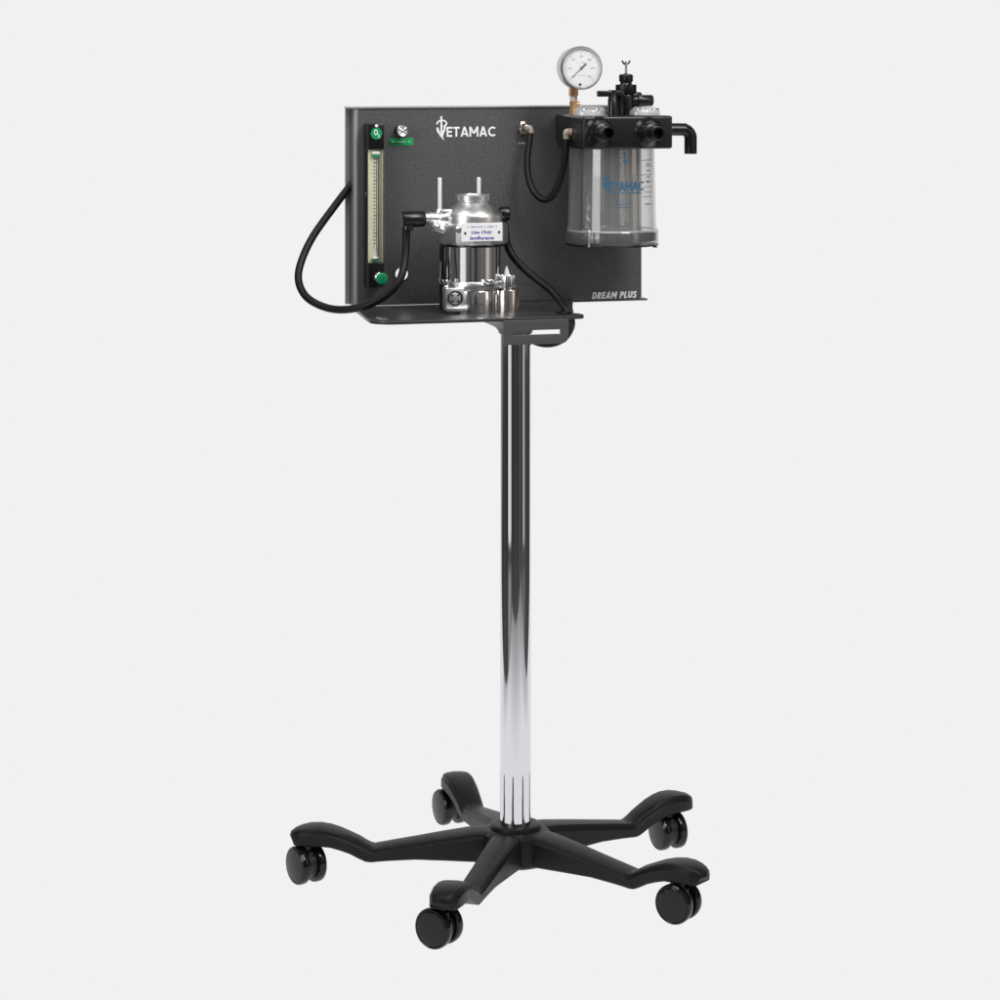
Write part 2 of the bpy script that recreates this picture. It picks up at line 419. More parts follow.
# rounded front left corner
cxl = X(391, 133); 
for k in range(7):
    a = math.radians(188 + 82*k/6); out.append((cxl+22*math.cos(a), -133+22*math.sin(a)))
out += [(X(500, B1), -B1), (X(567, B1), -B1)]
ex = X(574.5, 138)
for k in range(9):
    a = math.radians(-95 + 180*k/8); out.append((ex+8.5*math.cos(a), -138+15*math.sin(a)))
out += [(X(573.5, 112), -112), (X(572.5, 60), -60), (X(573, 0), 0)]
sh = MB().plate([out, circle(ex-8, -128, 5)], 3.2, Matrix.Translation((0, 0, ZS-1.6)), .5)
shelf = sh.build('shelf', M['shelf'], machine, M_PANEL)
# lip below the panel that runs on to the right
lp = MB().box(((X(505, -4)+X(646.5, -4))/2, 8.4, ZS-1.2), (X(646.5, -4)-X(505, -4), 16, 1.9), .4)
lp.build('lip', M['plate'], shelf)
hp = MB()
zt, zb = Z(319.6, 535, B1), Z(345.0, 503, B1)
px0, px1 = X(503.3, B1+1), X(568.3, B1+1)
hp.plate([rect(px0, px1, zb, zt, radii=(3, 7, .8, .8)),
          rect(X(512.2, B1), X(559.6, B1), Z(334.3, 535, B1), Z(329.9, 535, B1), .6)], 2.4, upright(B1+1.4), .5)
hp.build('handle_plate', M['plate'], shelf)
gr = MB().lathe([(6.5, 0), (7, 1), (6.5, 2.2), (5, 2.4), (4.2, 1.2)], (ex-8, -128, ZS+.3), caps=False)
gr.build('hose_grommet', M['rubber'], shelf)
for (bx, bb) in ((379.5, 128), (385.5, 140)):
    MB().lathe([(4, 0), (4, .6), (2.6, 1.6), (0, 1.9)], (X(bx, bb), -bb, ZS), seg=6).build('bolt', M['steel'], shelf)

# ------------------------------------------------------------------ back panel: folded sheet box open at the back
xL, xR = X(355.3, 0), X(641.3, 0)
zT, zB = Z(108.6, 352, 0), ZS + .15
hx, hz = X(401.5, 0), Z(274, 401.5, 0)
pn = MB()
pn.plate([rect(xL, xR, zB, zT, 1.0), circle(hx, hz, 7.2)], 2.4, upright(-1.2), .9)
panel = pn.build('back_panel', M['panel'], machine, M_PANEL)
fl = MB()
fl.box((xL-.2, 13, (zT+zB)/2), (2.4, 16, zT-zB-.3), .3)
fl.build('side_flange', M['panel'], panel)
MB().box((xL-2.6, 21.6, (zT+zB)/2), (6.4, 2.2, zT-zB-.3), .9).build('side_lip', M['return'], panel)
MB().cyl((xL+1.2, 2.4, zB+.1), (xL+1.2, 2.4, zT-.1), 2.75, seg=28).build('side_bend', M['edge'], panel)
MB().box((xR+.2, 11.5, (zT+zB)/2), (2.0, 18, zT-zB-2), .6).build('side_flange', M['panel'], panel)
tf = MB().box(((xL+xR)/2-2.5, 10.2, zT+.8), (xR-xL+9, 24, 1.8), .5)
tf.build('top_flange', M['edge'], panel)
MB().box(((xL+xR)/2, 11, zB+1.2), (xR-xL-3, 17, 1.6), .4).build('bottom_flange', M['panel'], panel)
MB().lathe([(7.2, 0), (7.8, 0), (7.8, .8), (6.6, 1.0), (6.6, 0)], (hx, 0, hz), (0, -1, 0), caps=False).build('hole_rim', M['panel'], panel)

# lettering on the panel
def emblem(mb, f, put):
    """staff with a serpent that forms the letter V; f maps picture-like units to the surface"""
    g = lambda *pts: [(*f(p[0], p[1]), *( [p[2]*f.k] if len(p) > 2 else [])) for p in pts]
    mb.disc(*f(152, 102), 15*f.k, put)
    mb.stroke(g((152, 110, 20), (153, 230, 26), (160, 330, 22), (162, 372, 8)), 1, put)
    mb.stroke(g((92, 192, 22), (104, 162, 20), (130, 146, 18), (165, 140, 18), (200, 150, 20), (219, 178, 24), (206, 206, 22), (178, 222, 18)), 1, put)
    mb.stroke(g((100, 232, 24), (102, 268, 26), (122, 300, 26), (146, 330, 22), (168, 362, 18), (184, 390, 8)), 1, put)
    mb.stroke(g((96, 232, 22), (150, 350, 22)), 1, put, sub=1)
    mb.stroke(g((204, 228, 24), (158, 352, 22)), 1, put, sub=1)
def mapper(X0, Z0, k):
    f = lambda u, v: (X0 + (u-152)*k, Z0 - (v-240)*k)
    return f
class F:
    def __init__(s, x, z, k): s.x, s.z, s.k = x, z, k
    def __call__(s, u, v): return (s.x+(u-152)*s.k, s.z-(v-240)*s.k)
lx0, lx1 = X(446.6, .5), X(496.3, .5)
lz0, lz1 = Z(136.6, 471, .5), Z(126.7, 471, .5)
lg = MB(); put = flat(.35)
lettering(lg, 'ETAMAC', lx0, lx1, lz0, lz1, put, .185, gap=.07)
kk = (lx1-lx0)/(49.7*13.33)
emblem(lg, F(X(441.4, .5), Z(128.2, 441, .5), kk), put)
lg.build('brand_lettering', M['ink'], panel)
ml = MB(); lettering(ml, 'DREAM PLUS', X(592.0, .5), X(637.0, .5), Z(298.3, 614, .5), Z(291.7, 614, .5), put, .225, .22, .14); ml.build('model_lettering', M['ink'], panel)

# ------------------------------------------------------------------ flowmeter
b = 22
fx0, fx1 = X(368.6, b), X(384.3, b); fz1, fz0 = Z(123.8, 376, b), Z(287.5, 376, b)
zw1, zw0 = Z(149.7, 376, b), Z(262.8, 376, b)
fm = MB()
fm.box(((fx0+fx1)/2, -b/2, (fz1+zw1)/2), (fx1-fx0, b, fz1-zw1), .7)
fm.box(((fx0+fx1)/2, -b/2, (fz0+zw0)/2), (fx1-fx0, b, zw0-fz0), .7)
fm.box(((fx0+fx1)/2, -8.3, (fz0+fz1)/2), (fx1-fx0-.4, 16.4, fz1-fz0-2), .4)
flow = fm.build('flowmeter', M['black'], machine, M_PANEL)
cxm = (fx0+fx1)/2
MB().box((cxm, -17.2, (zw0+zw1)/2), (fx1-fx0-1.2, .8, zw1-zw0-.4)).build('scale_plate', M['cream'], flow)
sc = MB()
sc.box((cxm-.6, -17.8, (zw0+zw1)/2-1), (6.2, .8, zw1-zw0-12)); sc.build('scale_strip', M['cream2'], flow)
MB().box((cxm+5.0, -17.9, (zw0+zw1)/2), (3.4, 1.2, zw1-zw0-.6)).build('scale_olive_strip', M['olive'], flow)  # olive strip along the right side of the scale
tk = MB()
for k in range(27):
    z = zw0+12+(zw1-zw0-22)*k/26
    tk.stroke([(cxm-2.6, z), (cxm-2.6+(2.4 if k % 5 else 4.4), z)], .75, flat(18.35))
tk.stroke([(cxm+2.6, zw0+2), (cxm+2.6, zw1-2)], .8, flat(18.35))
tk.stroke([(cxm+.9, zw0+10), (cxm+.9, zw1-9)], .7, flat(18.35))
tk.build('scale_marks', M['dink'], flow)
MB().cyl((cxm-.4, -19.4, zw0+.5), (cxm-.4, -19.4, zw1-.5), 1.7, seg=20).build('tube', M['tube'], flow)
cap = MB(); cap.box((cxm-.2, -18.6, zw1-3.4), (8.2, 6, 2.6), .5); cap.build('tube_cap', M['white'], flow)
gb = MB(); gb.box((cxm-.2, -18.6, zw1-6.2), (8.4, 5.6, 2.8), .4); gb.cyl((cxm+.1, -18.6, zw1-8.8), (cxm+.1, -18.6, zw1-7.6), 1.8); gb.build('tube_seal', M['green'], flow)
MB().box((cxm-.8, -18.6, zw0+2.4), (7, 5.6, 2.8), .4).build('tube_seal', M['green'], flow)
MB().lathe([(3.6, 0), (3.6, 1.3), (2.2, 2), (1.7, 8), (1.2, 9), (.9, 13), (0, 14)], (cxm-.8, -19.2, zw0+4)).build('float', M['white'], flow)
cv = MB()
cv.box((cxm, -21.6, (zw0+zw1)/2), (fx1-fx0-.2, .7, zw1-zw0)); cv.build('clear_cover', M['tube'], flow)
bz = Z(133.4, 376.4, b); bx = X(376.4, b)
badge = MB().disc(bx, bz, 6.0, flat(b+.25)).build('gas_badge', M['green'], flow)
bt = MB().text('O', bx-2.6, bx+1.4, bz-1.8, bz+4.0, flat(b+.5), bold=.02); bt.text('2', bx+1.4, bx+3.4, bz-4.2, bz-.6, flat(b+.5), bold=.02)
bt.build('gas_lettering', M['ink'], badge)
MB().lathe([(1.5, 0), (1.5, .5), (0, 1)], (bx, -b, Z(125.8, 376.4, b)), (0, -1, 0)).build('screw', M['white'], flow)
kz = Z(278.6, 382.3, 44); kx = X(382.3, 44)
kb = MB().lathe([(3.8, 0), (4.6, .5), (4.6, 4), (3.2, 4.6), (3.2, 19)], (kx, -b, kz), (0, -1, 0)).build('knob_stem', M['chrome'], flow)
MB().lathe([(4.6, 0), (5.6, .6), (5.9, 1.2), (5.9, 4.6), (5.4, 5.6), (4.6, 6), (0, 6.2)], (kx, -b-18, kz), (0, -1, 0), seg=28).build('knob', M['green'], flow)
MB().box((fx0-.3, -11, Z(194.5, 364, 11)), (.8, 3.2, 5), .3).build('side_clip', M['chrome'], flow)

# ------------------------------------------------------------------ flush valve beside it, with its green label
vx, vz = X(403, 14), Z(131, 403, 14)
fv = MB().lathe([(5.8, 0), (5.8, 3.5), (4.6, 4), (4.6, 9)], (vx, 0, vz), (0, -1, 0)).build('flush_valve', M['black'], machine, M_PANEL)
vb = MB(); vb.lathe([(4.6, 0), (5.8, .6), (6.0, 1.6), (6.0, 3.8), (5.2, 4.8), (3.6, 4.4), (0, 3.2)], (vx, -9, vz), (0, -1, 0))
for a in (.55, -.75):
    vb.box((vx, -13.2, vz), (10.2, 1.6, 1.8), .6, mtx=Matrix.Rotation(a, 4, 'Y'))
vb.build('push_button', M['alu'], fv)
gl = MB().plate([rect(X(388.8, .3), X(413.2, .3), Z(145.3, 401, .3), Z(138.2, 401, .3), .5)], .5, upright(.3))
glo = gl.build('green_label', M['greenl'], panel)
gw = MB(); words(gw, X(391.5, .8), X(410.5, .8), Z(141.8, 401, .8), 1.9, flat(.75), 2, 3); gw.build('fine_print', M['ginkl'], glo)

# ------------------------------------------------------------------ vaporizer
bv = 73.0
ax = X(473.2, bv); VP = lambda px: X(px, bv)
zz = lambda py: Z(py, 473, bv)
def vl(prof, seg=48, roll=0.0): return MB().lathe([(r, zz(py)) for r, py in prof], (ax, -bv, 0), seg=seg, roll=roll)
vap = vl([(27.4, 283), (27.4, 246), (27.4, 242)], 64).build('vaporizer', M['steel'], machine, M_PANEL)
vl([(24, 312.6), (25.6, 312.2), (26.2, 310.5), (26.2, 290), (25.4, 288.4), (24.5, 287.6)], 64).build('lower_body', M['steel'], vap)
vl([(25, 287.8), (27.6, 287.4), (28.2, 286.4), (28.2, 281.2), (27.5, 280), (25, 279.6)], 64).build('clamp_band', M['alu'], vap)
vl([(26, 246.0), (31.5, 245.6), (32.5, 244.4), (32.5, 242.6), (28, 242.4)], 48).build('gasket', M['darksteel'], vap)
rg = MB().lathe([(33.2, zz(243.2)), (34.4, zz(242.2)), (34.8, zz(240)), (34.8, zz(225.5)), (34.0, zz(223.6)), (32, zz(222.6)), (28, zz(222))], (ax, -bv, 0), seg=12, roll=math.radians(15))
rg.build('collar_ring', M['alu'], vap, ang=12)
vl([(29, 223), (29.2, 216), (28.8, 214), (27.6, 212.2), (23, 208), (19, 204.6), (16.6, 202.6), (15.6, 201.6), (15.4, 200.4)], 56).build('cone_top', M['alu'], vap)
vl([(14.5, 201), (17.2, 200.6), (17.9, 199.8), (17.9, 195.4), (17.0, 194.5), (12, 194.2), (11.5, 195.4), (0, 195.6)], 48).build('dial_cap', M['alu'], vap)
def rod(px, py0, py1, bb, r=2.1):
    z0, z1 = Z(py0, px, bb), Z(py1, px, bb)
    return MB().lathe([(r, z0), (r, z1-1), (r*.7, z1-.2), (0, z1)], (X(px, bb), -bb, 0), seg=16).build('lock_rod', M['white'], vap)
rod(439.8, 210, 177.4, 70); rod(478.8, 200, 177.2, 60)
# outlet arm on the left
arm = MB(); z0 = zz(216.6)
arm.lathe([(9.5, 0), (9, 5), (7.4, 9), (7.4, 13), (5.6, 14), (5.6, 22), (6.1, 22.4), (6.1, 24), (5.2, 24.4), (5.2, 30)], (VP(452), -bv, zz(218)), (-1, 0, .04), seg=28)
arm.lathe([(11.5, zz(226)), (10.5, zz(222)), (8, zz(217)), (5.5, zz(212.5)), (4, zz(209.5)), (3.0, zz(208.3))], (VP(440.5), -bv+3, 0), seg=24)
arm.box((VP(447), -bv+1, zz(213)), (16, 14, 9), 2)
arm.box((VP(441), -bv-3, zz(229.5)), (19, 14, 6.5), 2, mtx=Matrix.Rotation(math.radians(20), 4, 'Y'))
arm.build('outlet_arm', M['alu'], vap)
sb = MB(); sb.lathe([(3.2, 0), (3.2, 1.3), (2.4, 2)], (VP(452), -bv-26, zz(228)), (-.3, -1, 0), seg=6)
sb.build('arm_screw', M['chrome'], vap); sb = MB()
sb.lathe([(2.4, 0), (2.4, 1.4), (1.6, 2)], (VP(436), -bv-9, zz(226)), (-.3, -1, 0), seg=6)
sb.build('arm_screw', M['chrome'], vap)
el = MB(); el.cyl((VP(424), -bv, zz(217.6)), (VP(401.6), -bv-2, zz(217.9)), 8.1, seg=28, bev=1.0)
el.cyl((VP(408), -bv-2, zz(219)), (VP(406.6), -bv-3, zz(229)), 5.4, seg=24)
el.build('hose_elbow', M['black'], vap)
kn = MB().lathe([(6, 0), (7.2, .6), (7.5, 1.6), (7.5, 9.4), (7, 10.4), (6, 10.8), (0, 11)], (VP(501.5), -bv+8, zz(214.6)), (1, -.1, 0), seg=28)
kn.cyl((VP(503), -bv+8, zz(222)), (VP(507), -bv+8, zz(228)), 4.5, seg=20)
kn.build('inlet_elbow', M['black'], vap)
for py in (228.5, 233, 238.5): MB().lathe([(2.3, 0), (2.3, 2), (1.4, 2.6)], (VP(506.4), -bv+4, zz(py)), (1, -.5, 0), seg=8).build('side_screw', M['chrome'], vap)
# warning label on the collar
bl = bv+34.0
lx0, lx1, lz0, lz1 = X(461.3, bl), X(502.2, bl), Z(241.3, 481, bl), Z(222.8, 481, bl)
wl = MB().plate([rect(lx0, lx1, lz0, lz1, .5)], 1.0, upright(bl+.3), .15).build('warning_label', M['white'], vap)
w = lx1-lx0; hgt = lz1-lz0; pf = flat(bl+1.05)
tx = MB(); tx.text('Use Only', lx0+w*.24, lx0+w*.75, lz0+hgt*.36, lz0+hgt*.59, pf, shear=.2, bold=.025)
tx.text('Isoflurane', lx0+w*.20, lx0+w*.79, lz0+hgt*.09, lz0+hgt*.29, pf, shear=.2, bold=.025)
tx.build('warning_lettering', M['violet'], vap)
fp = MB(); words(fp, lx0+w*.14, lx0+w*.87, lz0+hgt*.79, .95, pf, 3, 8); fp.build('fine_print', M['violet'], vap)
sw = MB(); sw.lathe([(1.3, 0), (1.0, .7), (0, .9)], (lx0+w*.09, -bl-.8, lz0+hgt*.45), (0, -1, 0), seg=12); sw.build('label_screw', M['darksteel'], vap); sw = MB()
sw.lathe([(1.3, 0), (1.0, .7), (0, .9)], (lx0+w*.92, -bl-.8, lz0+hgt*.48), (0, -1, 0), seg=12); sw.build('label_screw', M['darksteel'], vap)
# sight glass block at lower left
bs = bv+27
sg = MB(); sx, sz = X(455, bs), Z(298.3, 455, bs)
sg.box((sx, -bs+6, sz), (19.5, 13, 20.5), 1.2)
sg.box((X(456, bs), -bs+2, Z(308.8, 456, bs)), (22, 15, 4.4), 1.4); 
sg.build('sight_block', M['alu'], vap)
MB().lathe([(7.6, 0), (7.8, 1.6), (7.4, 2.3), (6.5, 2.1), (6.2, 1.0)], (sx, -bs+.3, sz), (0, -1, 0), caps=False).build('sight_rim', M['darksteel'], vap)
MB().lathe([(6.2, 0), (6.2, 1.0), (4, 1.6), (0, 1.9)], (sx, -bs+.3, sz), (0, -1, 0)).build('sight_glass', M['alu'], vap)
for k in range(4):
    a = math.radians(45+90*k); MB().lathe([(1.3, 0), (1.1, .7), (0, .9)], (sx+4.2*math.cos(a), -bs-.8, sz+4.2*math.sin(a)), (0, -1, 0), seg=10).build('sight_screw', M['darksteel'], vap)
# filler cup and its knurled cap
bf = bv+12
cx_, zf = X(507, bf), lambda py: Z(py, 507, bf)
MB().lathe([(11.6, zf(312.9)), (12.2, zf(312.3)), (12.2, zf(290.2)), (11.8, zf(289.2)), (9, zf(288.8))], (cx_, -bf, 0), seg=44).build('filler_cup', M['nickel'], vap)
fc = MB(); n = 22
fc.lathe([(6.5, zf(289)), (6.5, zf(286))], (cx_, -bf, 0))
for k in range(n):
    a = 2*math.pi*k/n
    fc.box((cx_+8.3*math.cos(a), -bf+8.3*math.sin(a), (zf(287)+zf(275))/2), (1.9, 1.5, zf(275)-zf(287)), .4, mtx=Matrix.Rotation(a, 4, 'Z'))
fc.lathe([(8.2, zf(287.4)), (8.4, zf(286)), (8.4, zf(275.6)), (7.6, zf(274.2)), (0, zf(273.6))], (cx_, -bf, 0))
fc.build('filler_cap', M['steel'], vap)
MB().lathe([(3.2, zf(274)), (2.6, zf(271.5)), (.9, zf(267)), (0, zf(265.6))], (cx_-.4, -bf, 0), seg=20).build('cap_pointer', M['white'], vap)
cl = MB(); cl.box((X(487, bv+25), -bv-22, Z(283, 487, bv+25)), (14, 9, 7.4), 1.5); cl.cyl((X(493, bv+28), -bv-26, Z(284.5, 493, bv+28)), (X(482, bv+28), -bv-30, Z(283, 482, bv+28)), 3.2, bev=.6)
cl.lathe([(3, 0), (3, 3), (2, 4), (2, 6), (2.8, 6.6), (2.6, 8.4), (0, 9)], (X(491, bv+22), -bv-20, Z(279.8, 491, bv+22)), seg=14)
MB().box((X(446.5, bv+20), -bv-16, Z(283.5, 446.5, bv+20)), (5, 6, 7), 1).build('clamp_lug', M['chrome'], vap)
cl.build('clamp_bolt', M['chrome'], vap)
pp = MB(); pp.box((X(442.6, 60), -60, (ZS+Z(244, 442, 60))/2), (4.4, 10, Z(244, 442, 60)-ZS-.5), .8)
pp.box((X(473, 25), -27, Z(236, 473, 25)), (26, 52, 9), 1)
pp.build('mount_post', M['black'], vap)
mb_ = MB(); mb_.tube([at(440.6, 284, 74), at(439.3, 281, 74), at(440.4, 275, 74), at(440.9, 262, 74)], .9, seg=8); mb_.build('wire_loop', M['steel'], vap)

# ------------------------------------------------------------------ absorber head and canister
HB = 104.0
jb = 53.0; jx = X(612, jb)
hx0, hx1 = X(583.2, HB), X(672.8, HB)
hz1, hz0 = Z(116.0, 628, HB), Z(149.2, 628, HB)
hd = MB()
hd.box(((hx0+hx1)/2, -(HB+14)/2, (hz0+hz1)/2), (hx1-hx0, HB-14, hz1-hz0), 2.6, 4)
hd.box(((hx0+hx1)/2-14, -7.2, (hz0+hz1)/2+2), (hx1-hx0-34, 14, hz1-hz0-6), 1)
head = hd.build('absorber_head', M['head'], machine, M_PANEL)
def port(px, py):
    x, z = X(px, HB), Z(py, px, HB)
    p = MB().lathe([(15.6, -.4), (14.9, .5), (13.4, 1.8), (12.0, 4), (11.0, 7), (10.3, 10.5), (9.2, 12.8), (7.0, 14), (6.9, 30.5), (6.6, 31.4), (5.2, 31.4), (5.0, 30.6), (5.0, 22)], (x, -HB, z), (0, -1, 0), seg=36, caps=False)
    o = p.build('hose_port', M['black'], head)
    MB().lathe([(5.0, 0), (0, .2)], (x, -HB-22, z), (0, -1, 0), caps=False).build('bore', M['hole'], o)
port(599.2, 132.4); port(648.4, 132.4)
# elbow outlet on the right
e0 = at(660, 128.8, jb); 
eb = MB(); zc = Z(129.2, 690, jb); xe = X(690.6, jb)
P = [Vector((hx1-3, -jb, zc)), Vector((hx1+8, -jb, zc))]
for k in range(1, 8):
    a = math.radians(90 - 90*k/7); P.append(Vector((xe-9.5+9.5*math.cos(a), -jb, zc-9.5+9.5*math.sin(a))))
P.append(Vector((xe, -jb, Z(153.8, 690, jb))))
eb.tube(P, 6.6, seg=28, sub=4)
eb.lathe([(8.2, 0), (8.2, 3), (7.2, 4)], (hx1-.5, -jb, zc), (1, 0, 0), seg=28)
eb.build('outlet_elbow', M['black'], head)
# check valve domes
for (px, r) in ((588.5, 19.5), (642, 18.5)):
    zd = Z(115.6, px, jb)
    dm = MB().lathe([(r, -1), (r, 4.5), (r-.8, 6), (r-3, 6.6), (r-4.5, 8.2), (r-6, 9), (0, 9.6)], (X(px, jb), -jb, zd), seg=44).build('valve_dome', M['dome'], head)
    MB().lathe([(r-5, -.6), (r-5, 3.2), (r-7, 3.8), (0, 4)], (X(px, jb), -jb, zd), seg=32).build('valve_disc', M['white'], dm)
    for k in range(8):
        a = 2*math.pi*(k+.3)/8; MB().lathe([(1.6, 0), (1.6, 1.2), (.8, 1.8)], (X(px, jb)+(r-2.2)*math.cos(a), -jb+(r-2.2)*math.sin(a), zd+6.2), seg=10).build('dome_screw', M['steel'], dm)
# lever valve
zq = lambda py: Z(py, 614, 72)
lv = MB(); lxp = X(613.0, 72)
lv.lathe([(5.4, zq(117)), (5.4, zq(99)), (4.8, zq(98)), (4.8, zq(90))], (lxp, -72, 0), seg=24)
lv.box((X(610.5, 72), -72, zq(93.6)), (X(624, 72)-X(597.8, 72), 8, 6.2), 1.2)
lv.cyl((X(619.5, 66), -66, zq(117)), (X(619.5, 66), -66, zq(92)), 4.0, seg=24)
lv.build('lever_valve', M['black'], head)
zp = lambda py: Z(py, 628, 50)
po = MB(); pxp = X(626, 50)
po.lathe([(11.5, zp(117)), (11.5, zp(107)), (8.6, zp(106.4)), (8.6, zp(95.5)), (8.2, zp(94.6)), (9.6, zp(93.6)), (10.4, zp(91)), (10.2, zp(88)), (10.9, zp(87.4)), (10.9, zp(84.6)), (6.6, zp(84.2)), (6.0, zp(83)), (6.6, zp(81)), (6.7, zp(75)), (6.2, zp(74.2)), (2.4, zp(74)), (2.4, zp(73.4)), (0, zp(73.4))], (pxp, -50, 0), seg=40)
po.cyl((X(630, 50), -50, zp(100.6)), (X(652.3, 50), -50, zp(100.6)), 5.9, seg=28, bev=.9)
po.lathe([(8.8, 0), (8.8, 4)], (X(636.5, 50), -50, zp(100.6)), (1, 0, 0), seg=28)
pop = po.build('relief_valve', M['black'], head)
rb = MB()
for k in range(10):
    a = 2*math.pi*k/10; rb.box((pxp+9.8*math.cos(a), -50+9.8*math.sin(a), (zp(84.8)+zp(93))/2), (2.6, 2.8, zp(84.8)-zp(93)), .7, mtx=Matrix.Rotation(a, 4, 'Z'))
for k in range(16):
    a = 2*math.pi*k/16; rb.box((pxp+6.6*math.cos(a), -50+6.6*math.sin(a), (zp(75)+zp(81.5))/2), (1.2, 1.5, zp(75)-zp(81.5)), .4, mtx=Matrix.Rotation(a, 4, 'Z'))
rb.build('grip_ribs', M['black'], pop)
st = MB(); st.cyl((pxp, -50, zp(75)), (pxp, -50, zp(63)), 1.25, seg=14)
st.build('valve_stem', M['steel'], pop)
fg = MB()
for dx, tl in ((-3.9, -1), (-.4, 0), (3.9, 1)):
    fg.tube([(pxp+dx*.25, -50, zp(64.2)), (pxp+dx*.7, -50, zp(63.2)), (pxp+dx*1.1, -50, zp(60.7 if tl else 61.6))], 1.0, seg=8, sub=4)
fg.build('stem_fork', M['darksteel'], pop)

# canister
zj = lambda py: Z(py, 612, jb)
def jl(prof, seg=72, caps=False): return MB().lathe([(r, zj(py)) for r, py in prof], (jx, -jb, 0), seg=seg, caps=caps)
jar = jl([(43.5, 147), (43.7, 160), (45.0, 222), (45.8, 227), (46.4, 229)]).build('canister', M['jar'], machine, M_PANEL, ang=60)
jl([(46.6, 229), (47.3, 230), (47.5, 240.5), (46.8, 242.6)], caps=False).build('canister_rim', M['ring'], jar)
jl([(46.4, 230.5), (45.8, 228.9), (44, 228.6)], caps=False).build('rim_top', M['dome'], jar)
jl([(0, 243.2), (47.6, 243.2), (47.9, 243.6), (47.6, 244.6), (0, 245)]).build('canister_foot', M['black'], jar)
jl([(45.6, 233.4), (45.9, 239.6)], caps=False).build('foot_band', M['darksteel'], jar)
jl([(41.6, 147), (41.8, 160), (43.0, 222), (43.2, 229.5)]).build('inner_wall', M['jar'], jar, ang=60)
jl([(29.8, 148), (29.8, 226), (29, 228), (0, 228.2)]).build('inner_tube', M['inner'], jar)
jl([(29, 229.2), (31, 229.6), (31, 230.8), (0, 231)]).build('inner_foot', M['gink'], jar)
cp = MB()
for px, bb in ((588.8, 92), ):
    q = at(px, 238.5, bb); cp.box((q.x, q.y, q.z), (2.8, 2.2, 17), .6)
cp.build('rim_clip', M['alu'], jar)
for px, bb in ((589, 88), (655, 62)):
    q = at(px, 246.5, bb); MB().lathe([(2.4, -1), (2.2, 1.4), (0, 1.4)], (q.x, q.y, q.z), (0, 0, 1), seg=14).build('foot_screw', M['darksteel'], jar)
# printing on the canister wall: px,py -> wrapped on the wall
view_az = math.atan2(-(-D), 0)
cpos = RINV @ (Vector((CX, -D, 0)) - O); dv = Vector((cpos.x-jx, cpos.y+jb, 0)).normalized(); sv = Vector((-dv.y, dv.x, 0))
zmid = zj(190)
def onjar(px, py):
    rr = 44.3 + (py-190)*.0185 + .35
    s = max(-.985, min(.985, (px-612)*.978/rr)); c = math.sqrt(1-s*s)
    p = Vector((jx, -jb, 0)) + dv*(rr*c) + sv*(rr*s)
    return Vector((p.x, p.y, zj(py - 0) ))
jp = MB()
lettering(jp, 'ETAMAC', 609.6, 645.5, 188.6, 179.6, onjar, .17, gap=.08)
class G:
    k = 1/17.5
    def __call__(s, u, v): return (605.8+(u-152)/17.5, 180.6+(v-240)/17.5)
emblem(jp, G(), onjar)
words(jp, 608, 642.5, 190.6, 1.7, onjar, 3, 11)
jp.build('brand_lettering', M['blue'], jar)
jf = MB(); words(jf, 616, 633, 201.6, 1.2, onjar, 2, 5); words(jf, 617, 632.6, 204.8, 1.0, onjar, 2, 6); jf.build('fine_print', M['blue'], jar); jf = MB()
jf.stroke([(625.4, 151), (625.4, 159.6)], 1.6, onjar); jf.stroke([(622.6, 160), (628.4, 160)], 1.2, onjar); jf.build('level_mark', M['blue'], jar)
js = MB()
for py, x0 in ((159, 641.5), (165, 647), (173.4, 641.5), (179.6, 646), (185.6, 642), (190.4, 644), (195, 643), (202.2, 645)):
    js.stroke([(x0, py), ((x0+653.5)/2, py), (653.4, py)], .55, onjar, sub=3)
for py in (163, 169.2, 175.6, 180.6, 202.4):
    js.stroke([(647.6, py), (649.5, py), (651.2, py)], 1.1, onjar, sub=3)
js.build('volume_marks', M['mink'], jar)

# ------------------------------------------------------------------ pressure gauge
gb_ = 72.0
gx, gz = X(581.3, gb_), Z(68.0, 581.3, gb_)
gbk = MB().lathe([(18.6, -17), (21.0, -16), (21.4, -15), (21.4, -2.5), (21.8, -2), (22.2, -.8), (22.2, 1.2), (21.2, 2.8), (20.0, 2.8), (19.0, .6)], (gx, -gb_, gz), (0, -1, 0), seg=64, caps=False)
gbk.lathe([(18.6, -17), (0, -17)], (gx, -gb_, gz), (0, -1, 0), seg=64, caps=False)
gauge = gbk.build('pressure_gauge', M['case'], machine, M_PANEL)
MB().lathe([(20.2, .4), (0, .4)], (gx, -gb_, gz), (0, -1, 0), seg=48, caps=False).build('dial_face', M['dial'], gauge)
gm = MB(); gp = flat(gb_+.75)
for k in range(31):
    a = math.radians(225 - 270*k/30); c, s = math.cos(a), math.sin(a); r0 = 16.2 if k % 5 else 15.2
    gm.stroke([(gx+r0*c, gz+r0*s), (gx+17.6*c, gz+17.6*s)], .28 if k % 5 else .5, gp)
for k in range(7):
    a = math.radians(225 - 270*k/6); c, s = math.cos(a), math.sin(a)
    for j in (-1, 1): gm.disc(gx+12*c+j*.95, gz+12*s, .85, gp, 12, .45)
words(gm, gx-5, gx+5, gz+5.5, .5, gp, 1, 2); words(gm, gx-3.5, gx+3.5, gz-7.5, .5, gp, 1, 4)
gm.build('dial_marks', M['gink'], gauge)
nd = MB(); ap = flat(gb_+1.2)
nd.stroke([(gx-10.6, gz-9.9, .35), (gx-1.2, gz-1.2, .9)], 1, ap, 1); nd.stroke([(gx-1.2, gz-1.2, 1.0), (gx+2.2, gz+2.0, .9)], 1, ap, 1); nd.stroke([(gx+1.4, gz+1.2, 1.7), (gx+4.8, gz+4.5, 1.9)], 1, ap, 1)
nd.disc(gx, gz, 1.5, flat(gb_+1.35)); nd.build('needle', M['mink'], gauge)
